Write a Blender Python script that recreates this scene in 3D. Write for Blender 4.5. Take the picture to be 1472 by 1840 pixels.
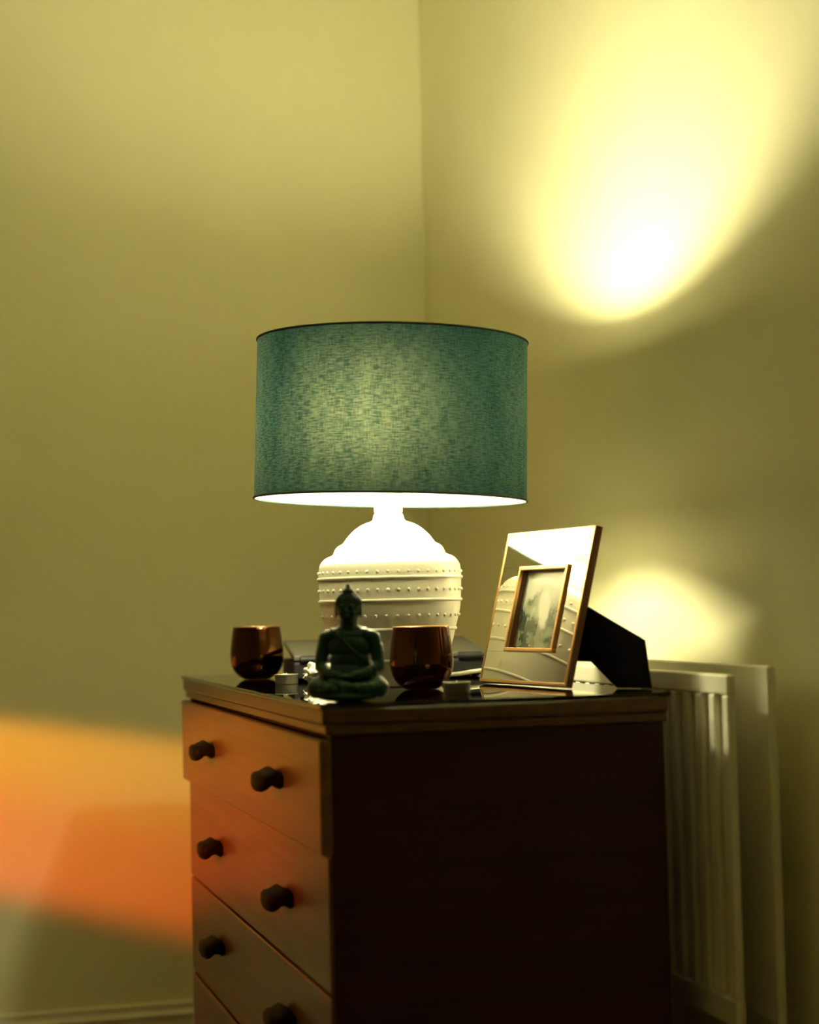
import bpy, bmesh, math, random
from mathutils import Vector, Matrix

random.seed(7)
sc = bpy.context.scene
for o in list(bpy.data.objects):
    bpy.data.objects.remove(o)
COL = sc.collection
EYE = 0.92                      # camera height above the floor; heights below are real room heights

# ------------------------------------------------------------------ camera
YAW, PITCH, ROLL, FPX = 0.27, 0.0501, 0.0233, 3337.2
fwd = Vector((math.sin(YAW) * math.cos(PITCH), math.cos(YAW) * math.cos(PITCH), math.sin(PITCH)))
rt = Vector((math.cos(YAW), -math.sin(YAW), 0))
up = rt.cross(fwd)
cx = rt * math.cos(ROLL) - up * math.sin(ROLL)
cy = rt * math.sin(ROLL) + up * math.cos(ROLL)
cam_d = bpy.data.cameras.new('camera')
cam = bpy.data.objects.new('camera', cam_d)
COL.objects.link(cam)
m3 = Matrix((cx, cy, -fwd)).transposed()
cam.matrix_world = Matrix.Translation((0, 0, EYE)) @ m3.to_4x4()
cam_d.sensor_fit = 'VERTICAL'
cam_d.sensor_height = 36.0
cam_d.lens = 36.0 * FPX / 1840.0
cam_d.clip_start = 0.02
cam_d.dof.use_dof = True
cam_d.dof.focus_distance = 2.72
cam_d.dof.aperture_fstop = 2.3
sc.camera = cam

# ------------------------------------------------------------------ world, light, exposure
w = bpy.data.worlds.new('world')
sc.world = w
w.use_nodes = True
w.node_tree.nodes['Background'].inputs[0].default_value = (1.0, 0.8, 0.55, 1)
w.node_tree.nodes['Background'].inputs[1].default_value = 0.004
sc.view_settings.view_transform = 'Standard'
sc.view_settings.look = 'None'
sc.view_settings.gamma = 1.0
sc.view_settings.use_curve_mapping = False
sc.view_settings.exposure = 0.0
sc.cycles.max_bounces = 10
sc.cycles.diffuse_bounces = 8
sc.cycles.sample_clamp_indirect = 15.0
BULB_COLOR = (1.0, 0.91, 0.53)
BULB_POWER = 680.0

# added point light, no lamp stands there; masked to imitate an orange light leak
sd = bpy.data.lights.new('added_leak_light', 'POINT')
so = bpy.data.objects.new('added_leak_light', sd)
COL.objects.link(so)
so.location = (-1.15, 2.25, EYE + 0.26)
sd.energy = 200.0
sd.shadow_soft_size = 0.02
sd.use_nodes = True
nt = sd.node_tree
em = nt.nodes['Emission']
tc = nt.nodes.new('ShaderNodeTexCoord')
sx = nt.nodes.new('ShaderNodeSeparateXYZ')
nt.links.new(tc.outputs['Normal'], sx.inputs[0])
def lmath(op, a, b2=0.0):
    n = nt.nodes.new('ShaderNodeMath'); n.operation = op
    for k, v in enumerate((a, b2)):
        if isinstance(v, (int, float)): n.inputs[k].default_value = v
        else: nt.links.new(v, n.inputs[k])
    return n.outputs[0]
def lramp(v, stops):
    lo, hi = stops[0][0], stops[-1][0]
    mr = nt.nodes.new('ShaderNodeMapRange'); mr.inputs[1].default_value = lo; mr.inputs[2].default_value = hi
    nt.links.new(v, mr.inputs[0])
    r = nt.nodes.new('ShaderNodeValToRGB'); r.color_ramp.interpolation = 'EASE'
    els = r.color_ramp.elements
    while len(els) < len(stops): els.new(0.5)
    for e, (p, c) in zip(els, stops):
        e.position = (p - lo) / (hi - lo); e.color = (*c, 1) if isinstance(c, tuple) else (c, c, c, 1)
    nt.links.new(mr.outputs[0], r.inputs[0]); return r.outputs[0]
hor = lmath('SQRT', lmath('ADD', lmath('MULTIPLY', sx.outputs[0], sx.outputs[0]), lmath('MULTIPLY', sx.outputs[1], sx.outputs[1])))
elev = lmath('DIVIDE', sx.outputs[2], hor)
azim = lmath('ARCTAN2', sx.outputs[1], sx.outputs[0])
band = lramp(elev, [(-0.50, 0.0), (-0.418, 0.0), (-0.375, 1.0), (-0.243, 1.0), (-0.215, 0.0), (-0.19, 0.0)])
fan = lramp(azim, [(-0.09, 0.0), (-0.045, 0.0), (0.30, 0.62), (0.62, 1.0), (1.35, 1.0), (1.5, 0.0)])
nt.links.new(lramp(elev, [(-0.43, (1.0, 0.07, 0.0)), (-0.34, (1.0, 0.13, 0.002)), (-0.25, (1.0, 0.34, 0.01))]), em.inputs[0])
nt.links.new(lmath('MULTIPLY', band, fan), em.inputs[1])

# ------------------------------------------------------------------ materials
def mat(name, base=(0.8, 0.8, 0.8), rough=0.5, metal=0.0, spec=0.5, **kw):
    m = bpy.data.materials.new(name)
    m.use_nodes = True
    b = m.node_tree.nodes['Principled BSDF']
    b.inputs['Base Color'].default_value = (*base, 1)
    b.inputs['Roughness'].default_value = rough
    b.inputs['Metallic'].default_value = metal
    b.inputs['Specular IOR Level'].default_value = spec
    for k, v in kw.items():
        b.inputs[k.replace('_', ' ')].default_value = v
    return m

def noise_color(m, c1, c2, scale=(8, 8, 8), detail=4.0, bump=0.0, coord='Object', bscale=None, dist=0.002, lo=0.35, hi=0.65):
    nt = m.node_tree
    b = nt.nodes['Principled BSDF']
    tc = nt.nodes.new('ShaderNodeTexCoord')
    mp = nt.nodes.new('ShaderNodeMapping')
    mp.inputs['Scale'].default_value = scale
    nz = nt.nodes.new('ShaderNodeTexNoise')
    nz.inputs['Scale'].default_value = 1.0
    nz.inputs['Detail'].default_value = detail
    cr = nt.nodes.new('ShaderNodeValToRGB')
    cr.color_ramp.elements[0].position = lo
    cr.color_ramp.elements[0].color = (*c1, 1)
    cr.color_ramp.elements[1].position = hi
    cr.color_ramp.elements[1].color = (*c2, 1)
    nt.links.new(tc.outputs[coord], mp.inputs['Vector'])
    nt.links.new(mp.outputs[0], nz.inputs['Vector'])
    nt.links.new(nz.outputs['Fac'], cr.inputs[0])
    nt.links.new(cr.outputs[0], b.inputs['Base Color'])
    if bump:
        bp = nt.nodes.new('ShaderNodeBump')
        bp.inputs['Strength'].default_value = bump
        bp.inputs['Distance'].default_value = dist
        src = nz
        if bscale:
            mp2 = nt.nodes.new('ShaderNodeMapping')
            mp2.inputs['Scale'].default_value = bscale
            src = nt.nodes.new('ShaderNodeTexNoise')
            src.inputs['Scale'].default_value = 1.0
            src.inputs['Detail'].default_value = 3
            nt.links.new(tc.outputs[coord], mp2.inputs['Vector'])
            nt.links.new(mp2.outputs[0], src.inputs['Vector'])
        nt.links.new(src.outputs['Fac'], bp.inputs['Height'])
        nt.links.new(bp.outputs[0], b.inputs['Normal'])
    return m

M = {}
M['wall'] = noise_color(mat('wall_paint', rough=0.75, spec=0.3), (0.81, 0.79, 0.535), (0.84, 0.82, 0.565), (3, 3, 3), 3, 0.15, bscale=(240, 240, 240), dist=0.0006)
M['skirt'] = mat('skirting_paint', (0.75, 0.73, 0.58), 0.4)
M['ceiling'] = mat('ceiling_paint', (0.88, 0.86, 0.62), 0.85)
M['carpet'] = noise_color(mat('carpet', rough=0.95), (0.10, 0.085, 0.06), (0.17, 0.145, 0.10), (180, 180, 180), 3, 0.6, dist=0.004)
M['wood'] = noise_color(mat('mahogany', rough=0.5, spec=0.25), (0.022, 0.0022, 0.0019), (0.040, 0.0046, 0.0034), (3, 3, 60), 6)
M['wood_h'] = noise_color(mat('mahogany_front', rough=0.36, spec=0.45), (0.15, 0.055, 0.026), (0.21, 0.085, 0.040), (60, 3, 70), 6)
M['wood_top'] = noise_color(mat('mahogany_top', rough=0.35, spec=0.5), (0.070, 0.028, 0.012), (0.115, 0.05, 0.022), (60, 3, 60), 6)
M['handle'] = mat('dark_handle', (0.009, 0.002, 0.002), 0.6, spec=0.15)
M['gap'] = mat('dark_recess', (0.008, 0.005, 0.004), 0.9)
M['ceramic'] = mat('white_ceramic', (0.82, 0.80, 0.70), 0.32, spec=0.5)
M['black_plastic'] = noise_color(mat('black_plastic', rough=0.6, spec=0.25), (0.005, 0.005, 0.0045), (0.007, 0.007, 0.006), (40, 40, 40), 2)
M['lid_plastic'] = mat('laptop_lid', (0.055, 0.055, 0.045), 0.33, spec=0.6)
M['jade'] = noise_color(mat('green_glaze', rough=0.3, spec=0.3), (0.003, 0.030, 0.018), (0.006, 0.050, 0.031), (60, 60, 60), 3)
M['jade'].node_tree.nodes['Principled BSDF'].inputs['Subsurface Weight'].default_value = 0.0
M['jade_hair'] = noise_color(mat('green_glaze_hair', rough=0.4), (0.003, 0.020, 0.013), (0.006, 0.038, 0.024), (150, 150, 150), 2, 0.4)
M['gold'] = mat('gold_trim', (0.80, 0.47, 0.20), 0.28, 1.0)
M['frame_edge'] = mat('frame_edge', (0.20, 0.085, 0.045), 0.35, 0.2)
M['mirror'] = mat('mirror_glass', (0.86, 0.84, 0.78), 0.035, 1.0)
M['black_card'] = mat('black_card', (0.004, 0.003, 0.003), 0.9, spec=0.1)
M['tissue'] = mat('tissue', (0.80, 0.78, 0.68), 0.9)
M['white_cord'] = mat('white_cord', (0.80, 0.77, 0.66), 0.45)
M['tin'] = mat('tin_cup', (0.24, 0.22, 0.15), 0.4, 0.3)
M['wax'] = mat('wax', (0.80, 0.77, 0.66), 0.5)
M['radiator'] = mat('radiator_enamel', (0.72, 0.70, 0.55), 0.4)
M['trim'] = mat('shade_trim', (0.012, 0.03, 0.022), 0.7)
M['socket'] = mat('socket', (0.80, 0.78, 0.68), 0.4)
M['wire'] = mat('shade_wire', (0.75, 0.74, 0.68), 0.4, 0.3)

# glass sheet
g = bpy.data.materials.new('sheet_glass'); g.use_nodes = True
b = g.node_tree.nodes['Principled BSDF']
b.inputs['Base Color'].default_value = (0.72, 0.86, 0.74, 1)
b.inputs['Roughness'].default_value = 0.0
b.inputs['IOR'].default_value = 1.5
b.inputs['Transmission Weight'].default_value = 1.0
M['glass'] = g

# smoked copper tumbler : mirror coating, a little see-through
g = bpy.data.materials.new('copper_lustre_glass'); g.use_nodes = True
nt = g.node_tree
b = nt.nodes['Principled BSDF']
b.inputs['Base Color'].default_value = (0.105, 0.042, 0.018, 1)
b.inputs['Metallic'].default_value = 1.0
b.inputs['Roughness'].default_value = 0.05
tr = nt.nodes.new('ShaderNodeBsdfTransparent'); tr.inputs[0].default_value = (0.75, 0.36, 0.12, 1)
mx = nt.nodes.new('ShaderNodeMixShader'); mx.inputs[0].default_value = 0.16
nt.links.new(b.outputs[0], mx.inputs[1]); nt.links.new(tr.outputs[0], mx.inputs[2])
nt.links.new(mx.outputs[0], nt.nodes['Material Output'].inputs['Surface'])
M['tumbler'] = g

# bulb
g = bpy.data.materials.new('lit_bulb'); g.use_nodes = True
nt = g.node_tree
em = nt.nodes.new('ShaderNodeEmission')
em.inputs[0].default_value = (*BULB_COLOR, 1); em.inputs[1].default_value = BULB_POWER
nt.links.new(em.outputs[0], nt.nodes['Material Output'].inputs['Surface'])
M['bulb'] = g

# lamp shade: one woven cloth sheet, teal outside, white lined inside, lets light through forward
g = bpy.data.materials.new('teal_shade_cloth'); g.use_nodes = True
nt = g.node_tree; N = nt.nodes; L = nt.links
tc = N.new('ShaderNodeTexCoord')
def stretched(scale, detail, rough=0.6):
    mp = N.new('ShaderNodeMapping'); mp.inputs['Scale'].default_value = scale
    nz = N.new('ShaderNodeTexNoise'); nz.inputs['Scale'].default_value = 1; nz.inputs['Detail'].default_value = detail
    nz.inputs['Roughness'].default_value = rough
    L.new(tc.outputs['UV'], mp.inputs[0]); L.new(mp.outputs[0], nz.inputs['Vector']); return nz
n1 = stretched((75, 620, 1), 4)       # weft slubs, long across
n2 = stretched((800, 60, 1), 3)       # warp threads
n3 = stretched((26, 9, 1), 3)         # cloudy variation
def math_node(op, a, bb):
    n = N.new('ShaderNodeMath'); n.operation = op
    for i, v in enumerate((a, bb)):
        if isinstance(v, (int, float)): n.inputs[i].default_value = v
        else: L.new(v, n.inputs[i])
    return n.outputs[0]
mixv = math_node('ADD', math_node('MULTIPLY', n1.outputs['Fac'], 0.55), math_node('MULTIPLY', n2.outputs['Fac'], 0.30))
mixv = math_node('ADD', mixv, math_node('MULTIPLY', n3.outputs['Fac'], 0.15))
cr = N.new('ShaderNodeValToRGB'); L.new(mixv, cr.inputs[0])
cr.color_ramp.elements[0].position = 0.43; cr.color_ramp.elements[0].color = (0.13, 0.26, 0.15, 1)
cr.color_ramp.elements[1].position = 0.57; cr.color_ramp.elements[1].color = (1.0, 0.95, 0.50, 1)
refr = N.new('ShaderNodeBsdfRefraction'); refr.inputs['Roughness'].default_value = 1.0; refr.inputs['IOR'].default_value = 1.7
refr.distribution = 'BECKMANN'
L.new(cr.outputs[0], refr.inputs['Color'])
def tinted(c1, c2):
    r = N.new('ShaderNodeValToRGB'); L.new(mixv, r.inputs[0])
    r.color_ramp.elements[0].position = 0.43; r.color_ramp.elements[0].color = (*c1, 1)
    r.color_ramp.elements[1].position = 0.57; r.color_ramp.elements[1].color = (*c2, 1)
    return r.outputs[0]
tl = N.new('ShaderNodeBsdfTranslucent'); L.new(tinted((0.0002, 0.0018, 0.0021), (0.0006, 0.0042, 0.0044)), tl.inputs[0])
df = N.new('ShaderNodeBsdfDiffuse'); L.new(tinted((0.006, 0.055, 0.050), (0.020, 0.125, 0.100)), df.inputs[0])
lin = N.new('ShaderNodeBsdfDiffuse'); lin.inputs[0].default_value = (0.90, 0.88, 0.76, 1)
gls = N.new('ShaderNodeBsdfGlossy'); gls.inputs[0].default_value = (0.95, 0.94, 0.86, 1); gls.inputs['Roughness'].default_value = 0.1
tl2 = N.new('ShaderNodeBsdfTranslucent'); tl2.inputs[0].default_value = (0.01, 0.02, 0.018, 1)
geo = N.new('ShaderNodeNewGeometry')
mA = N.new('ShaderNodeMixShader'); mA.inputs[0].default_value = 0.45      # outside: cloth glow + cloth surface
L.new(tl.outputs[0], mA.inputs[1]); L.new(df.outputs[0], mA.inputs[2])
mB = N.new('ShaderNodeMixShader'); mB.inputs[0].default_value = 0.0042      # straight-through share
L.new(mA.outputs[0], mB.inputs[1]); L.new(refr.outputs[0], mB.inputs[2])
mC = N.new('ShaderNodeMixShader'); mC.inputs[0].default_value = 0.06      # inside: white lining
mG = N.new('ShaderNodeMixShader'); mG.inputs[0].default_value = 0.48      # the lining is a glossy film
L.new(lin.outputs[0], mG.inputs[1]); L.new(gls.outputs[0], mG.inputs[2])
L.new(mG.outputs[0], mC.inputs[1]); L.new(tl2.outputs[0], mC.inputs[2])
mD = N.new('ShaderNodeMixShader')
L.new(geo.outputs['Backfacing'], mD.inputs[0]); L.new(mB.outputs[0], mD.inputs[1]); L.new(mC.outputs[0], mD.inputs[2])
L.new(mD.outputs[0], N['Material Output'].inputs['Surface'])
M['shade'] = g

# photograph behind the frame's glass: soft patches of white, greens, brown and orange
g = mat('photo_print', rough=0.12, spec=0.6)
nt = g.node_tree; N = nt.nodes; L = nt.links
tc = N.new('ShaderNodeTexCoord')
sx = N.new('ShaderNodeSeparateXYZ'); L.new(tc.outputs['Generated'], sx.inputs[0])
def pm(op, a, b2=0.0):
    n = N.new('ShaderNodeMath'); n.operation = op; n.use_clamp = op in ('MULTIPLY_ADD',)
    for k, v in enumerate((a, b2)):
        if isinstance(v, (int, float)): n.inputs[k].default_value = v
        else: L.new(v, n.inputs[k])
    return n.outputs[0]
def pnoise(sc_, det, off):
    mp = N.new('ShaderNodeMapping'); mp.inputs['Location'].default_value = off
    nz = N.new('ShaderNodeTexNoise'); nz.inputs['Scale'].default_value = sc_; nz.inputs['Detail'].default_value = det
    L.new(tc.outputs['Generated'], mp.inputs[0]); L.new(mp.outputs[0], nz.inputs['Vector']); return nz.outputs['Fac']
def pmix(fac, a, b2):
    n = N.new('ShaderNodeMix'); n.data_type = 'RGBA'
    if isinstance(fac, (int, float)): n.inputs[0].default_value = fac
    else: L.new(fac, n.inputs[0])
    for k, v in ((6, a), (7, b2)):
        if isinstance(v, tuple): n.inputs[k].default_value = (*v, 1)
        else: L.new(v, n.inputs[k])
    return n.outputs[2]
def pstep(v, a, b2):
    n = N.new('ShaderNodeMapRange'); n.interpolation_type = 'SMOOTHSTEP'; n.inputs[1].default_value = a; n.inputs[2].default_value = b2
    L.new(v, n.inputs[0]); return n.outputs[0]
wob = pm('MULTIPLY', pm('SUBTRACT', pnoise(4.0, 5, (3, 1, 0)), 0.5), 1.1)
sky = pstep(pm('ADD', sx.outputs[1], wob), 0.42, 0.72)                       # pale upper part
ground = pmix(pstep(pnoise(5.5, 5, (0, 5, 2)), 0.40, 0.60), (0.012, 0.020, 0.012), (0.09, 0.10, 0.055))
ground = pmix(pm('MULTIPLY', pstep(pnoise(7.0, 3, (9, 2, 4)), 0.60, 0.70), 0.7), ground, (0.20, 0.06, 0.02))
pic = pmix(sky, ground, (0.19, 0.19, 0.14))
ex = pm('DIVIDE', pm('SUBTRACT', sx.outputs[0], 0.52), 0.13); ey = pm('DIVIDE', pm('SUBTRACT', sx.outputs[1], 0.52), 0.24)
fig = pm('ADD', pm('ADD', pm('MULTIPLY', ex, ex), pm('MULTIPLY', ey, ey)), pm('MULTIPLY', wob, 3.2))
pic = pmix(pstep(fig, 1.5, 0.2), pic, (0.27, 0.26, 0.20))                  # a pale shape in the middle
L.new(pic, N['Principled BSDF'].inputs['Base Color'])
M['photo'] = g

# ------------------------------------------------------------------ helpers
def finish(name, bm, material, parent=None, smooth=False, kind=None, angle=None):
    me = bpy.data.meshes.new(name)
    bmesh.ops.recalc_face_normals(bm, faces=bm.faces[:])
    bm.to_mesh(me); bm.free()
    for mm in (material if isinstance(material, (list, tuple)) else [material]):
        me.materials.append(mm)
    if smooth:
        for p in me.polygons: p.use_smooth = True
        if angle:
            me.set_sharp_from_angle(angle=math.radians(angle))
    o = bpy.data.objects.new(name, me)
    COL.objects.link(o)
    if parent is not None:
        o.parent = parent
    if kind: o['kind'] = kind
    return o

def tag(o, label, cat, group=None):
    o['label'] = label; o['category'] = cat
    if group: o['group'] = group
    return o

def thing(name, label, cat, loc, rotz=0.0, group=None):
    o = bpy.data.objects.new(name, None); COL.objects.link(o)
    o.empty_display_size = 0.02
    o.location = loc; o.rotation_euler = (0, 0, rotz)
    return tag(o, label, cat, group)

def add_box(bm, x0, x1, y0, y1, z0, z1, bev=0.0, seg=2):
    mm = Matrix.Translation(((x0 + x1) / 2, (y0 + y1) / 2, (z0 + z1) / 2)) @ Matrix.Diagonal((x1 - x0, y1 - y0, z1 - z0, 1))
    r = bmesh.ops.create_cube(bm, size=1.0, matrix=mm)
    if bev:
        es = list({e for v in r['verts'] for e in v.link_edges})
        bmesh.ops.bevel(bm, geom=es, offset=bev, segments=seg, profile=0.5, affect='EDGES')

def box(name, x0, x1, y0, y1, z0, z1, material, parent=None, bev=0.0, seg=2):
    bm = bmesh.new(); add_box(bm, x0, x1, y0, y1, z0, z1, bev, seg)
    return finish(name, bm, material, parent)

def add_lathe(bm, prof, n=64, closed_ends=True):
    rings = []
    for r, z in prof:
        if r < 1e-6:
            rings.append([bm.verts.new((0, 0, z))])
        else:
            rings.append([bm.verts.new((r * math.cos(2 * math.pi * i / n), r * math.sin(2 * math.pi * i / n), z)) for i in range(n)])
    for a, b2 in zip(rings[:-1], rings[1:]):
        for i in range(n):
            j = (i + 1) % n
            if len(a) == 1 and len(b2) == 1: continue
            if len(a) == 1: bm.faces.new((a[0], b2[i], b2[j]))
            elif len(b2) == 1: bm.faces.new((a[i], a[j], b2[0]))
            else: bm.faces.new((a[i], a[j], b2[j], b2[i]))
    if closed_ends:
        for rg in (rings[0], rings[-1]):
            if len(rg) > 1: bm.faces.new(rg)

def lathe(name, prof, material, parent=None, n=64, closed=True, smooth=True, angle=40):
    bm = bmesh.new(); add_lathe(bm, prof, n, closed)
    return finish(name, bm, material, parent, smooth, angle=angle)

def smooth_path(pts, n=10):
    P = [Vector(p) for p in pts]; out = []
    for i in range(len(P) - 1):
        p0 = P[max(i - 1, 0)]; p1 = P[i]; p2 = P[i + 1]; p3 = P[min(i + 2, len(P) - 1)]
        for k in range(n):
            t = k / n
            out.append(0.5 * ((2 * p1) + (-p0 + p2) * t + (2 * p0 - 5 * p1 + 4 * p2 - p3) * t * t + (-p0 + 3 * p1 - 3 * p2 + p3) * t ** 3))
    out.append(P[-1]); return out

def add_tube(bm, pts, r, n=8):
    rings = []
    for i, p in enumerate(pts):
        d = (pts[min(i + 1, len(pts) - 1)] - pts[max(i - 1, 0)]).normalized()
        ref = Vector((0, 0, 1)) if abs(d.z) < 0.9 else Vector((1, 0, 0))
        a = d.cross(ref).normalized(); b2 = d.cross(a)
        rr = r[i] if isinstance(r, (list, tuple)) else r
        rings.append([bm.verts.new(p + a * rr * math.cos(2 * math.pi * k / n) + b2 * rr * math.sin(2 * math.pi * k / n)) for k in range(n)])
    for a, b2 in zip(rings[:-1], rings[1:]):
        for k in range(n):
            bm.faces.new((a[k], a[(k + 1) % n], b2[(k + 1) % n], b2[k]))
    bm.faces.new(rings[0]); bm.faces.new(rings[-1])

def add_torus(bm, R, r, z, n=96, k=10):
    vs = [[bm.verts.new(((R + r * math.cos(2 * math.pi * j / k)) * math.cos(2 * math.pi * i / n),
                         (R + r * math.cos(2 * math.pi * j / k)) * math.sin(2 * math.pi * i / n), z + r * math.sin(2 * math.pi * j / k))) for j in range(k)] for i in range(n)]
    for i in range(n):
        for j in range(k):
            bm.faces.new((vs[i][j], vs[(i + 1) % n][j], vs[(i + 1) % n][(j + 1) % k], vs[i][(j + 1) % k]))

def add_ellipsoid(bm, c, s, rot=None, u=20, v=12):
    mm = Matrix.Translation(c) @ (rot.to_4x4() if rot is not None else Matrix.Identity(4)) @ Matrix.Diagonal((s[0], s[1], s[2], 1))
    bmesh.ops.create_uvsphere(bm, u_segments=u, v_segments=v, radius=1.0, matrix=mm)

def add_prism(bm, poly, frame, thick):
    """poly of (a,b) in the plane (origin, A, B); extruded by thick along C (centred)."""
    O, A, B, C = frame
    f = [bm.verts.new(O + A * a + B * b2 + C * (thick / 2)) for a, b2 in poly]
    k = [bm.verts.new(O + A * a + B * b2 - C * (thick / 2)) for a, b2 in poly]
    bm.faces.new(f); bm.faces.new(list(reversed(k)))
    n = len(poly)
    for i in range(n):
        bm.faces.new((f[i], k[i], k[(i + 1) % n], f[(i + 1) % n]))

# ------------------------------------------------------------------ the room
WX, WY, CEIL = 1.100, 3.809, 2.34
def struct(o):
    o['kind'] = 'structure'; return o
struct(box('floor', -1.8, WX + 0.1, -1.0, WY + 0.1, -0.08, 0.0, M['carpet']))
struct(box('ceiling', -1.8, WX + 0.1, -1.0, WY + 0.1, CEIL, CEIL + 0.08, M['ceiling']))
struct(box('wall_back', -1.8, WX, WY, WY + 0.1, 0.0, CEIL, M['wall']))
struct(box('wall_right', WX, WX + 0.1, -1.0, WY + 0.1, 0.0, CEIL, M['wall']))
struct(box('wall_left', -1.9, -1.8, -1.1, WY + 0.1, 0.0, CEIL, M['wall']))
struct(box('wall_front', -1.8, WX, -1.1, -1.0, 0.0, CEIL, M['wall']))
# moulded skirting boards : profile (stand-off, height)
SK = [(0.0, 0.0), (0.018, 0.0), (0.018, 0.058), (0.0205, 0.062), (0.0205, 0.068), (0.016, 0.074), (0.015, 0.098),
      (0.0175, 0.102), (0.0175, 0.107), (0.012, 0.112), (0.0095, 0.120), (0.0115, 0.123), (0.0105, 0.1275), (0.006, 0.129), (0.0, 0.129)]
bm = bmesh.new()
a = [bm.verts.new((-1.8, WY - p, h)) for p, h in SK]; c = [bm.verts.new((WX - p, WY - p, h)) for p, h in SK]
for i in range(len(SK)):
    j = (i + 1) % len(SK); bm.faces.new((a[i], a[j], c[j], c[i]))
bm.faces.new(a); bm.faces.new(list(reversed(c)))
struct(finish('baseboard_back', bm, M['skirt']))
bm = bmesh.new()
a = [bm.verts.new((WX - p, -1.0, h)) for p, h in SK]; c = [bm.verts.new((WX - p, WY - p, h)) for p, h in SK]
for i in range(len(SK)):
    j = (i + 1) % len(SK); bm.faces.new((a[i], a[j], c[j], c[i]))
bm.faces.new(a); bm.faces.new(list(reversed(c)))
struct(finish('baseboard_right', bm, M['skirt']))

# ------------------------------------------------------------------ chest of drawers
XN, YN, XB, YB = 0.4869, 2.1798, 0.940, 3.310
ZT = EYE - 0.1166                                # top of the glass sheet
chest = thing('chest_of_drawers', 'dark mahogany chest of drawers in the corner, carrying the lamp', 'chest of drawers', ((XN + XB) / 2, (YN + YB) / 2, 0))
def cbox(name, x0, x1, y0, y1, z0, z1, mm, bev=0.0, parent=None, seg=2):
    ox, oy = (XN + XB) / 2, (YN + YB) / 2
    return box(name, x0 - ox, x1 - ox, y0 - oy, y1 - oy, z0, z1, mm, parent or chest, bev, seg)
GT = 0.006
slab_t, slab_b = ZT - GT, ZT - 0.0375
cbox('top_board', XN + 0.003, XB - 0.002, YN + 0.003, YB - 0.003, slab_t - 0.019, slab_t, M['wood_top'], 0.003)
cbox('top_moulding', XN + 0.007, XB - 0.003, YN + 0.006, YB - 0.006, slab_b, slab_t - 0.0195, M['wood_top'], 0.002)
XC = XN + 0.014                                   # front plane of the carcass
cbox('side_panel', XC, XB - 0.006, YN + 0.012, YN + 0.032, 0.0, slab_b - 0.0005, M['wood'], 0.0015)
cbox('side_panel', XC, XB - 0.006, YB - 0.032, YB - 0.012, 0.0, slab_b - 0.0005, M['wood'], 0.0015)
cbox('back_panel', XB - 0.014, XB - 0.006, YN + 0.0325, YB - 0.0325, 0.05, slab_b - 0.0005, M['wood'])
cbox('inner_carcass', XC + 0.03, XB - 0.0145, YN + 0.0325, YB - 0.0325, 0.06, slab_b - 0.002, M['gap'])
cbox('plinth', XC + 0.006, XC + 0.024, YN + 0.0325, YB - 0.0325, 0.0, 0.056, M['wood'], 0.002)
edges = [EYE - 0.1580, EYE - 0.2995, EYE - 0.4670, EYE - 0.6337, EYE - 0.789]
HY = (2.986, 2.439)
ox, oy = (XN + XB) / 2, (YN + YB) / 2
# pull handle : carved profile (stand-off, height) swept along the drawer with shrinking ends
HP = [(0.0, -0.006), (0.0, 0.010), (0.005, 0.0145), (0.012, 0.0185), (0.016, 0.0165), (0.024, 0.0125), (0.030, 0.0115), (0.034, 0.007),
      (0.0345, -0.004), (0.0325, -0.0105), (0.0295, -0.0125), (0.0265, -0.0085), (0.021, -0.0055), (0.013, -0.0045), (0.008, -0.0065), (0.004, -0.0095)]
def handle_mesh():
    bm = bmesh.new(); rings = []
    for t, s in ((-1, 0.55), (-0.93, 0.80), (-0.7, 0.95), (-0.35, 1.0), (0, 1.04), (0.35, 1.0), (0.7, 0.95), (0.93, 0.80), (1, 0.55)):
        rings.append([bm.verts.new((-p * (0.35 + 0.65 * s) if p else 0.0, t * 0.036, h * s + 0.001)) for p, h in HP])
    n = len(HP)
    for r0, r1 in zip(rings[:-1], rings[1:]):
        for i in range(n): bm.faces.new((r0[i], r0[(i + 1) % n], r1[(i + 1) % n], r1[i]))
    bm.faces.new(rings[0]); bm.faces.new(list(reversed(rings[-1])))
    return bm
hproto = None
for k in range(4):
    zt_, zb_ = edges[k] - (0.0036 if k == 3 else 0.0018), edges[k + 1] + (0.0036 if k == 2 else 0.0018)
    fx = XN - 0.001 if k == 0 else XN + 0.0095
    y0 = YN + (0.006 if k == 0 else 0.016)
    y1 = YB - (0.006 if k == 0 else 0.016)
    bm = bmesh.new()
    add_box(bm, fx - ox, XC + 0.028 - ox if k else XC - 0.0004 - ox, y0 - oy, y1 - oy, zb_, zt_, 0.0025, 2)
    d = finish('drawer', bm, M['wood_h'], chest)
    for yy in HY:
        if hproto is None:
            hproto = finish('handle', handle_mesh(), M['handle'], d, True, angle=50); hh = hproto
            hproto['label'] = 'dark carved pull handle'
        else:
            hh = hproto.copy(); COL.objects.link(hh); hh.parent = d
        hh.location = (fx - ox + 0.0002, yy - oy, EYE - 0.2294 - 0.1566 * k)

tag(box('glass_top', XN, XB, YN, YB, ZT - GT, ZT, M['glass'], None, 0.0012, 2), 'clear green-edged glass sheet covering the chest top', 'glass sheet')
ZT += 0.0004

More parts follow.
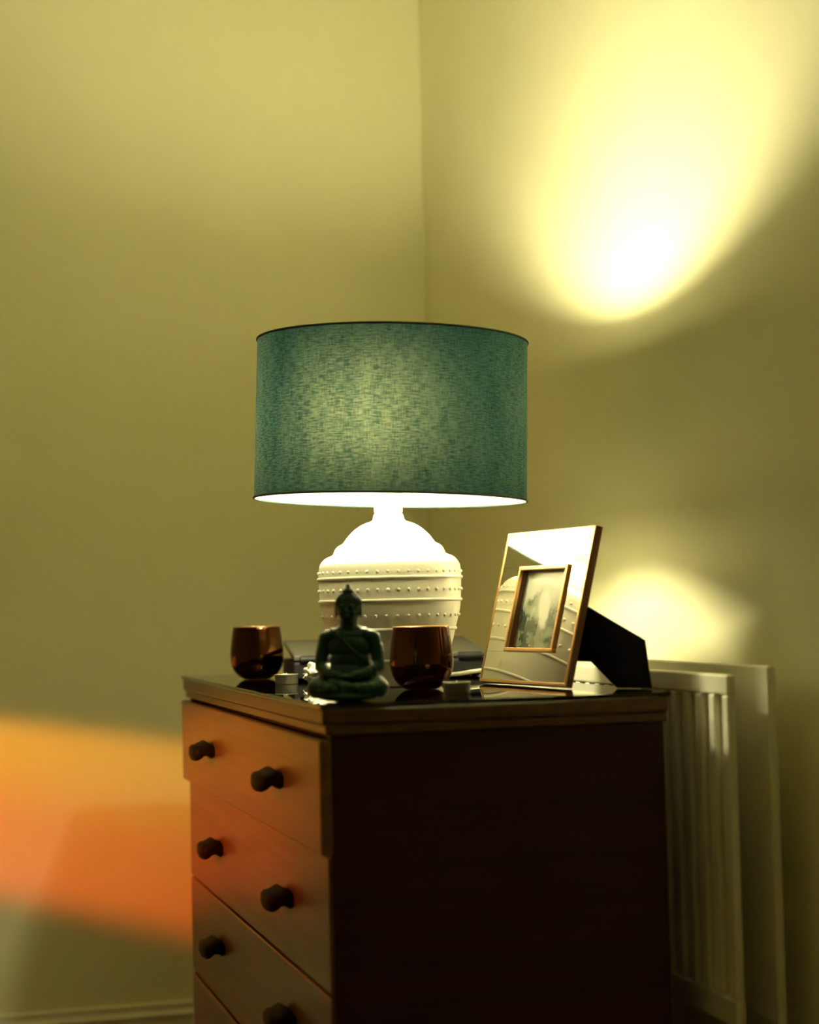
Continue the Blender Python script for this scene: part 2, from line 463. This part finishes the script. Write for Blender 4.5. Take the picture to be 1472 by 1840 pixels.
# ------------------------------------------------------------------ table lamp
LX, LY = 0.6966, 2.6336
lamp = thing('table_lamp', 'lit table lamp with white ribbed ceramic base and teal drum shade', 'lamp', (LX, LY, ZT))
PX = 0.000816
def hz(y): return (1088.0 - y) * PX + EYE - ZT
prof = [(1231, 60), (1231.8, 86), (1229, 88.5), (1218, 91), (1205, 95.5), (1190, 99.5), (1175, 104), (1160, 108), (1145, 112.5), (1136, 115), (1130, 116), (1118, 119.5), (1106, 122.5),
        (1094, 125), (1086, 126), (1079, 126.5), (1066, 127.3), (1053, 127.6), (1044, 128), (1039, 128), (1030, 128), (1024.5, 127.6), (1020, 127), (1016, 126.3),
        (1011, 124), (1007, 121), (1003, 117), (1000, 112), (997.5, 105.5), (996, 102.2), (994, 100.8), (991, 99.8), (987, 98), (983, 95.2), (980, 91.8), (977.5, 87.4), (976, 84), (974, 82),
        (969, 78.5), (963, 73.8), (957, 68), (951, 61.5), (946, 54.5), (942, 47.5), (939, 40.5), (937.3, 34.5), (936, 31), (934, 29), (929, 27.6), (925, 26.6), (923.6, 25.4), (922.6, 24.6)]
pr = [(r * PX, hz(y)) for y, r in prof]
pr[0] = (0.0, 0.0); pr.insert(1, (0.066, 0.0)); pr[2] = (0.070, 0.001)
lathe('ceramic_body', pr, M['ceramic'], lamp, 128, True, True, 30)
for y, r in ((1039, 128.2), (1079, 126.6), (1130, 115.6), (1185, 100.8)):
    bm = bmesh.new(); add_torus(bm, r * PX, 0.0026, hz(y), 128, 10)
    finish('ridge', bm, M['ceramic'], lamp, True)
for y, r, cnt, s in ((1028.5, 127.8, 44, 0.0024), (1060.5, 127.4, 44, 0.0029), (1106, 122.4, 40, 0.0026)):
    bm = bmesh.new()
    for i in range(cnt):
        a_ = 2 * math.pi * i / cnt
        add_ellipsoid(bm, Vector((r * PX * math.cos(a_), r * PX * math.sin(a_), hz(y))), (s, s, s), None, 8, 6)
    finish('bead_row', bm, M['ceramic'], lamp, True, kind='stuff')
zn = hz(922.6)
lathe('neck_collar', [(0, zn), (0.0198, zn), (0.0212, zn + 0.003), (0.0212, zn + 0.036), (0.0195, zn + 0.039), (0, zn + 0.039)], M['socket'], lamp, 48)
# the bulb holder leans to one side under the shade, so holder and bulb share one tilted frame
FIT = Matrix.Translation((0, 0, zn + 0.0400)) @ Matrix.Rotation(-math.radians(16), 4, Vector((math.sin(YAW), math.cos(YAW), 0)))
o = lathe('bulb_socket', [(0, 0), (0.0165, 0), (0.0165, 0.054), (0.0145, 0.057), (0, 0.057)], M['socket'], lamp, 32)
o.matrix_local = FIT @ Matrix.Translation((0, 0, 0.004))
o = lathe('bulb', [(0, 0), (0.0125, 0), (0.0135, 0.012), (0.018, 0.028), (0.0265, 0.046), (0.030, 0.062), (0.0275, 0.078), (0.018, 0.089), (0.008, 0.0925), (0, 0.093)], M['bulb'], lamp, 24)
o.matrix_local = FIT @ Matrix.Translation((0, 0, 0.0615))
# drum shade, sitting slightly askew on its fitting
SHC = Vector((0.7040, 2.6316, EYE + 0.2708))
axis = Vector((math.sin(YAW), math.cos(YAW), 0))
SROT = Matrix.Rotation(0.035, 4, axis)
SHM = Matrix.Translation(SHC - Vector((LX, LY, ZT))) @ SROT
R, HH = 0.2003, 0.1162
bm = bmesh.new(); uvl = bm.loops.layers.uv.new('uv'); n = 160; nv = 6
vs = [[bm.verts.new((R * (1.0 - 0.006 * j / nv) * math.cos(2 * math.pi * i / n), R * (1.0 - 0.006 * j / nv) * math.sin(2 * math.pi * i / n), -HH + 2 * HH * j / nv)) for i in range(n)] for j in range(nv + 1)]
for j in range(nv):
    for i in range(n):
        f = bm.faces.new((vs[j][i], vs[j][(i + 1) % n], vs[j + 1][(i + 1) % n], vs[j + 1][i]))
        for l, (ii, jj) in zip(f.loops, ((i, j), (i + 1, j), (i + 1, j + 1), (i, j + 1))):
            l[uvl].uv = (ii / n * 1.26, jj / nv * 0.232)
sh = finish('lamp_shade', bm, M['shade'], lamp, True); sh.matrix_local = SHM
sh['label'] = 'teal woven drum shade lined in white'
for zz, k in ((HH, 0.994), (-HH, 1.0)):
    bm = bmesh.new(); add_torus(bm, R * k, 0.0017, zz, 160, 8)
    o = finish('rim_trim', bm, M['trim'], lamp, True); o.matrix_local = SHM
bm = bmesh.new()
add_torus(bm, 0.0215, 0.0015, -HH + 0.035, 32, 6)
for k in range(3):
    a_ = 2 * math.pi * k / 3 + 0.5
    add_tube(bm, [Vector((0.021 * math.cos(a_), 0.021 * math.sin(a_), -HH + 0.035)), Vector((R * 0.995 * math.cos(a_), R * 0.995 * math.sin(a_), -HH + 0.035))], 0.0013, 6)
o = finish('shade_carrier', bm, M['wire'], lamp, True); o.matrix_local = SHM
# lamp flex leaving the foot towards the back of the chest
def lw(x, y, z): return (x - LX, y - LY, z - ZT + EYE)
bm = bmesh.new()
add_tube(bm, smooth_path([lw(0.762, 2.652, -0.1075), lw(0.79, 2.672, -0.1055), lw(0.818, 2.70, -0.1055), lw(0.86, 2.752, -0.1045), lw(0.90, 2.80, -0.1045), lw(0.935, 2.835, -0.106), lw(0.9475, 2.845, -0.114), lw(0.9475, 2.847, -0.2), lw(0.9475, 2.85, -0.5)], 8), 0.0033, 10)
o = finish('power_cord', bm, M['white_cord'], lamp, True); o['label'] = 'white flex running from the lamp foot'

# ------------------------------------------------------------------ laptop
lap = thing('laptop', 'black laptop lying behind the lamp, lid ajar at the far side', 'laptop', (0.602, 2.886, ZT), -0.14)
W_, D_ = 0.315, 0.262
box('base', 0, W_, 0, D_, 0.003, 0.030, M['black_plastic'], lap, 0.004, 3)
bm = bmesh.new()
add_box(bm, 0.001, W_ - 0.001, 0.004, D_, 0.0, 0.009, 0.003, 3)
o = finish('lid', bm, M['lid_plastic'], lap); o.location = (0, 0, 0.0308); o.rotation_euler = (math.radians(4.6), 0, 0)
for h0 in (0.012, W_ - 0.05):
    bm = bmesh.new()
    add_tube(bm, [Vector((h0, 0.002, 0.0332)), Vector((h0 + 0.038, 0.002, 0.0332))], 0.0068, 12)
    finish('hinge', bm, M['black_plastic'], lap, True, angle=40)
for xx in (0.02, W_ - 0.02):
    for yy in (0.02, D_ - 0.02):
        lathe('rubber_foot', [(0, 0), (0.006, 0), (0.006, 0.0032), (0, 0.0032)], M['black_card'], lap, 12).location = (xx, yy, 0)

# ------------------------------------------------------------------ copper tumblers
def tumbler(loc, label):
    t = thing('tumbler', label, 'glass', loc, 0, 'copper lustre tumblers')
    out = [(0.0, 0.0), (0.020, 0.0), (0.024, 0.0012), (0.030, 0.005), (0.0365, 0.0115), (0.0412, 0.020), (0.0437, 0.030), (0.0442, 0.039), (0.0434, 0.052), (0.0415, 0.068), (0.0394, 0.083), (0.0389, 0.0862)]
    inn = [(0.0383, 0.0866), (0.0377, 0.0862), (0.0382, 0.083), (0.0403, 0.068), (0.0422, 0.052), (0.0430, 0.039), (0.0425, 0.030), (0.040, 0.0205), (0.0355, 0.0135), (0.029, 0.0085), (0.018, 0.0065), (0.0, 0.006)]
    lathe('bowl', out + inn, M['tumbler'], t, 64, True, True, 60)
    bm = bmesh.new(); add_torus(bm, 0.0384, 0.0007, 0.0864, 64, 6)
    finish('rim', bm, M['gold'], t, True)
    return t
tumbler((0.5745, 3.045, ZT), 'copper tumbler by the far left edge of the chest, near the laptop')
tumbler((0.6985, 2.480, ZT), 'copper tumbler in front of the lamp, right of the seated figurine')

# ------------------------------------------------------------------ seated figurine
bud = thing('buddha_figurine', 'small dark green glazed seated Buddha figurine on the near corner of the chest', 'figurine', (0.5405, 2.249, ZT), 0)
FACE = YAW + math.pi
bud.rotation_euler = (0, 0, -YAW - 0.12)           # local -Y faces the camera
def limb(bm, pts, rad):
    path = smooth_path(pts, 6)
    n_ = len(path); m_ = len(rad) - 1; rs = []
    for i in range(n_):
        t = i / (n_ - 1) * m_; k = min(int(t), m_ - 1); rs.append(rad[k] + (rad[k + 1] - rad[k]) * (t - k))
    for p, r in list(zip(path, rs))[::2]:
        add_ellipsoid(bm, p, (r, r, r), None, 12, 8)
V = Vector
bm = bmesh.new()
# trunk
add_ellipsoid(bm, V((0, 0.004, 0.030)), (0.031, 0.024, 0.024))
add_ellipsoid(bm, V((0, 0.003, 0.047)), (0.0255, 0.0185, 0.022))
add_ellipsoid(bm, V((0, 0.003, 0.066)), (0.0275, 0.0175, 0.020))
add_ellipsoid(bm, V((0, 0.004, 0.079)), (0.0255, 0.0145, 0.0115))
limb(bm, [(-0.026, 0.004, 0.078), (0, 0.004, 0.084), (0.026, 0.004, 0.078)], [0.0095, 0.0105, 0.0095])
limb(bm, [(0, 0.004, 0.084), (0, 0.002, 0.098)], [0.0115, 0.0115])
for s in (-1, 1):
    limb(bm, [(s * 0.029, 0.004, 0.077), (s * 0.0345, 0.006, 0.058), (s * 0.036, 0.002, 0.042)], [0.0098, 0.0092, 0.0085])
    limb(bm, [(s * 0.036, 0.002, 0.042), (s * 0.025, -0.014, 0.034), (s * 0.010, -0.0245, 0.031)], [0.0085, 0.0075, 0.0062])
    # folded legs
    limb(bm, [(s * 0.012, 0.004, 0.018), (s * 0.030, -0.006, 0.018), (s * 0.0385, -0.014, 0.0155)], [0.0165, 0.0150, 0.0125])
    limb(bm, [(s * 0.0385, -0.014, 0.0150), (s * 0.020, -0.029, 0.0135), (-s * 0.006, -0.031, 0.0135 + 0.004 * s)], [0.0120, 0.0100, 0.0078])
    limb(bm, [(-s * 0.006, -0.031, 0.0150 + 0.004 * s), (-s * 0.020, -0.027, 0.0190 + 0.004 * s)], [0.0070, 0.0048])
    # hands resting in the lap, fingers laid across
    add_ellipsoid(bm, V((s * 0.005, -0.0265, 0.0300)), (0.0080, 0.0050, 0.0042))
    for q in range(4):
        limb(bm, [(s * 0.003, -0.0235 - 0.0022 * q, 0.0325 - 0.0006 * q), (-s * 0.008, -0.0240 - 0.0022 * q, 0.0320 - 0.0008 * q)], [0.0017, 0.0013])
    limb(bm, [(s * 0.009, -0.0275, 0.0325), (s * 0.002, -0.0290, 0.0372)], [0.0019, 0.0014])
# hem spread in front of the legs
add_ellipsoid(bm, V((0, -0.020, 0.006)), (0.040, 0.022, 0.0062))
add_ellipsoid(bm, V((0, 0.006, 0.008)), (0.036, 0.022, 0.0082))
# head
add_ellipsoid(bm, V((0, 0.0005, 0.1140)), (0.0150, 0.0160, 0.0185), None, 28, 18)
add_ellipsoid(bm, V((0, -0.0055, 0.1055)), (0.0112, 0.0098, 0.0090))
for s in (-1, 1):
    add_ellipsoid(bm, V((s * 0.0157, 0.0015, 0.1100)), (0.0020, 0.0034, 0.0090))
    add_ellipsoid(bm, V((s * 0.0062, -0.0122, 0.1085)), (0.0042, 0.0030, 0.0040))
    add_ellipsoid(bm, V((s * 0.0058, -0.0143, 0.1172)), (0.0046, 0.0016, 0.0011))
    add_ellipsoid(bm, V((s * 0.0058, -0.0140, 0.1142)), (0.0036, 0.0018, 0.0013))
limb(bm, [(0, -0.0148, 0.1160), (0, -0.0168, 0.1105)], [0.0014, 0.0023])
add_ellipsoid(bm, V((0, -0.0153, 0.1050)), (0.0040, 0.0016, 0.0009))
add_ellipsoid(bm, V((0, -0.0150, 0.1034)), (0.0034, 0.0016, 0.0010))
body = finish('figure', bm, M['jade'], bud, True)
rm = body.modifiers.new('remesh', 'REMESH'); rm.mode = 'VOXEL'; rm.voxel_size = 0.00085; rm.use_smooth_shade = True
smd = body.modifiers.new('smooth', 'SMOOTH'); smd.iterations = 3; smd.factor = 0.5
# hair cap of tight curls with the top-knot
bm = bmesh.new()
add_ellipsoid(bm, V((0, 0.0030, 0.1195)), (0.0160, 0.0162, 0.0150), None, 28, 16)
add_ellipsoid(bm, V((0, 0.0025, 0.1345)), (0.0078, 0.0078, 0.0060))
add_ellipsoid(bm, V((0, 0.0025, 0.1400)), (0.0034, 0.0034, 0.0048))
for i in range(190):
    zz = 1 - (i + 0.5) / 190 * 1.15; ph = i * 2.39996
    rr = math.sqrt(max(0, 1 - zz * zz))
    p = V((0.0160 * rr * math.cos(ph), 0.0030 + 0.0162 * rr * math.sin(ph), 0.1195 + 0.0150 * zz))
    if p.y < -0.009 and p.z < 0.1235: continue
    add_ellipsoid(bm, p, (0.0014, 0.0014, 0.0014), None, 6, 4)
finish('hair', bm, M['jade_hair'], bud, True)
# robe edge across the chest and over one shoulder
bm = bmesh.new()
add_tube(bm, smooth_path([(-0.0215, -0.004, 0.0890), (-0.012, -0.0128, 0.0800), (0.004, -0.0170, 0.0640), (0.018, -0.0140, 0.0500), (0.0270, -0.006, 0.0430)], 8), 0.0019, 8)
add_tube(bm, smooth_path([(-0.0165, -0.008, 0.0890), (-0.006, -0.0155, 0.0760), (0.010, -0.0170, 0.0600), (0.024, -0.0115, 0.0490)], 8), 0.0014, 8)
finish('robe_fold', bm, M['jade'], bud, True)

# ------------------------------------------------------------------ photo frame
FW, FH, FT = 0.2585, 0.2215, 0.0105
hd, tl_ = -1.42, 0.247
wd = V((math.cos(hd), math.sin(hd), 0)); nrm = V((math.sin(hd), -math.cos(hd), 0))
upv = V((0, 0, 1)) * math.cos(tl_) - nrm * math.sin(tl_)
fn = wd.cross(upv)                                 # towards the viewer side
if fn.dot(nrm) < 0: fn = -fn
fr = thing('photo_frame', 'mirrored picture frame with gilt edges leaning back beside the lamp', 'picture frame', (0.8165, 2.589, ZT))
RM = Matrix((wd, upv, fn)).transposed().to_4x4()   # local x along width, y up the face, z out of the face
LIFT = Matrix.Translation((0, 0, FT * math.sin(tl_) + 0.0004))
def fpart(name, bm, mm, smooth=False):
    o = finish(name, bm, mm, fr, smooth); o.matrix_local = LIFT @ RM; return o
# picture opening, measured as fractions of the face
ox0, ox1, oy0, oy1 = 0.0633, 0.2075, 0.0453, 0.169
bm = bmesh.new()
add_box(bm, 0, FW, 0, FH, -FT, -0.0096, 0.0004, 1)
add_box(bm, 0, FW, 0, oy0 + 0.003, -0.0096, -0.0012); add_box(bm, 0, FW, oy1 - 0.003, FH, -0.0096, -0.0012)
add_box(bm, 0, ox0 + 0.003, oy0 + 0.003, oy1 - 0.003, -0.0096, -0.0012); add_box(bm, ox1 - 0.003, FW, oy0 + 0.003, oy1 - 0.003, -0.0096, -0.0012)
fpart('backing_board', bm, M['frame_edge'])
bm = bmesh.new()
e = 0.0045
add_box(bm, 0, FW, 0, e, -0.0011, 0.0012, 0.0006, 1); add_box(bm, 0, FW, FH - e, FH, -0.0011, 0.0012, 0.0006, 1)
add_box(bm, 0, e, e, FH - e, -0.0011, 0.0012, 0.0006, 1); add_box(bm, FW - e, FW, e, FH - e, -0.0011, 0.0012, 0.0006, 1)
fpart('gilt_border', bm, M['gold'])
for a0, a1, b0, b1 in ((e, FW - e, e, oy0), (e, FW - e, oy1, FH - e), (e, ox0, oy0, oy1), (ox1, FW - e, oy0, oy1)):
    bm = bmesh.new(); add_box(bm, a0 + 0.0001, a1 - 0.0001, b0 + 0.0001, b1 - 0.0001, -0.0011, 0.0004); fpart('mirror_panel', bm, M['mirror'])
i_ = 0.0055
bm = bmesh.new()
add_box(bm, ox0, ox1, oy0, oy0 + i_, -0.0011, 0.0042, 0.0008, 1); add_box(bm, ox0, ox1, oy1 - i_, oy1, -0.0011, 0.0042, 0.0008, 1)
add_box(bm, ox0, ox0 + i_, oy0 + i_, oy1 - i_, -0.0011, 0.0042, 0.0008, 1); add_box(bm, ox1 - i_, ox1, oy0 + i_, oy1 - i_, -0.0011, 0.0042, 0.0008, 1)
fpart('inner_border', bm, M['gold'])
bm = bmesh.new(); add_box(bm, ox0 + i_, ox1 - i_, oy0 + i_, oy1 - i_, -0.0094, -0.0086); fpart('photograph', bm, M['photo'])
# black easel wing hinged on the back, opened out
def on_plane(x, y, O, nn):                         # where the sight line of a frame pixel meets a plane in the room
    u, v = x - 736.0, y - 920.0
    d_ = (fwd * FPX + cx * u - cy * v).normalized()
    o_ = V((0, 0, EYE)); t = (O - o_).dot(nn) / d_.dot(nn); return o_ + d_ * t
HNG = V((0.872, 2.375, ZT)); FOOT = V((0.9365, 2.285, ZT))
sd_ = (FOOT - HNG).normalized(); sn = V((-sd_.y, sd_.x, 0))
poly = []
for px_, py_ in ((1046, 1084), (1159, 1150), (1171, 1239), (1110, 1239), (1063, 1189), (1034, 1188)):
    p = on_plane(px_, py_, HNG, sn); poly.append(((p - HNG).dot(sd_), max(p.z - ZT, 0.0004)))
print('easel', [(round(a, 3), round(b2, 3)) for a, b2 in poly])
bm = bmesh.new(); add_prism(bm, poly, (HNG - V((0.8165, 2.589, ZT)), sd_, V((0, 0, 1)), sn), 0.003)
o = finish('easel_stand', bm, M['black_card'], fr); o['label'] = 'black card easel stand'

# ------------------------------------------------------------------ small things on the glass
def tealight(loc, label):
    t = thing('tea_light', label, 'candle', loc, 0, 'small round tea lights')
    lathe('cup', [(0, 0), (0.0172, 0), (0.0176, 0.0008), (0.0178, 0.0135), (0.0183, 0.0142), (0.0178, 0.0146), (0.0172, 0.0138), (0.0170, 0.0110), (0, 0.0110)], M['tin'], t, 40)
    lathe('wax', [(0, 0.0111), (0.0168, 0.0111), (0.0168, 0.0126), (0.0150, 0.0131), (0, 0.0133)], M['wax'], t, 40)
    lathe('wick', [(0, 0.0133), (0.0007, 0.0133), (0.0006, 0.0165), (0, 0.0166)], M['tissue'], t, 8)
    return t
tealight((0.576, 2.812, ZT), 'small round tea light right of the far left tumbler')
tealight((0.7050, 2.335, ZT), 'small round tea light between the near tumbler and the picture frame')

# crumpled tissue
bm = bmesh.new()
bmesh.ops.create_icosphere(bm, subdivisions=4, radius=1.0)
from mathutils import noise
for v in bm.verts:
    d = v.co.normalized()
    k = 1.0 + 0.42 * noise.noise(d * 2.3 + V((3.1, 0.4, 7))) - 0.30 * abs(noise.noise(d * 4.6 + V((1, 9, 2)))) + 0.10 * noise.noise(d * 11)
    v.co = V((d.x * 0.029 * k, d.y * 0.022 * k, max(d.z * 0.019 * k, -0.0145)))
zmin = min(v.co.z for v in bm.verts)
for v in bm.verts: v.co.z -= zmin
o = finish('crumpled_tissue', bm, M['tissue'], None, True, angle=35)
o.location = (0.626, 2.790, ZT); o.rotation_euler = (0, 0, 0.4)
tag(o, 'crumpled white paper tissue lying behind the seated figurine', 'tissue')

# ------------------------------------------------------------------ radiator on the right wall
RT, RBt = EYE - 0.0955, EYE - 0.530
rad = thing('radiator', 'cream ribbed panel radiator on the right wall behind the chest', 'radiator', (WX, 2.121, RBt))
def rbox(name, x0, x1, y0, y1, z0, z1, mm, bev=0.0):
    return box(name, x0 - WX, x1 - WX, y0 - 2.121, y1 - 2.121, z0 - RBt, z1 - RBt, mm, rad, bev, 3)
RY1 = 3.45
rbox('panel_sheet', 0.9985, 1.0010, 2.123, RY1 - 0.002, RBt + 0.004, RT - 0.004, M['radiator'])
rbox('header', 0.9900, 1.0020, 2.121, RY1, RT - 0.026, RT, M['radiator'], 0.0035)
rbox('header', 0.9900, 1.0020, 2.121, RY1, RBt, RBt + 0.035, M['radiator'], 0.0035)
rbox('rear_panel', 1.0450, 1.0570, 2.121, RY1, RBt, EYE - 0.0865, M['radiator'], 0.003)
rib = None
k = 0
y = 2.1215
while y < RY1 - 0.018:
    if rib is None:
        bm = bmesh.new(); add_box(bm, 0.9900 - WX, 0.9990 - WX, 0.0, 0.0185, RBt + 0.0345 - RBt, RT - 0.0255 - RBt, 0.003, 2)
        rib = finish('rib', bm, M['radiator'], rad); o = rib
    else:
        o = rib.copy(); COL.objects.link(o); o.parent = rad
    o.location = (0, y - 2.121, 0)
    y += 0.0400
bm = bmesh.new()                                    # convector fins behind the sheet
yy = 2.30
while yy < RY1 - 0.02:
    add_box(bm, 1.0012 - WX, 1.030 - WX, yy - 2.121, yy + 0.001 - 2.121, RBt + 0.03 - RBt, RT - 0.03 - RBt); yy += 0.02
finish('convector_fins', bm, M['radiator'], rad, kind='stuff')
for yy in (2.45, 3.2):
    rbox('wall_bracket', 1.0572, WX - 0.0002, yy, yy + 0.03, RBt + 0.1, RT - 0.05, M['radiator'])
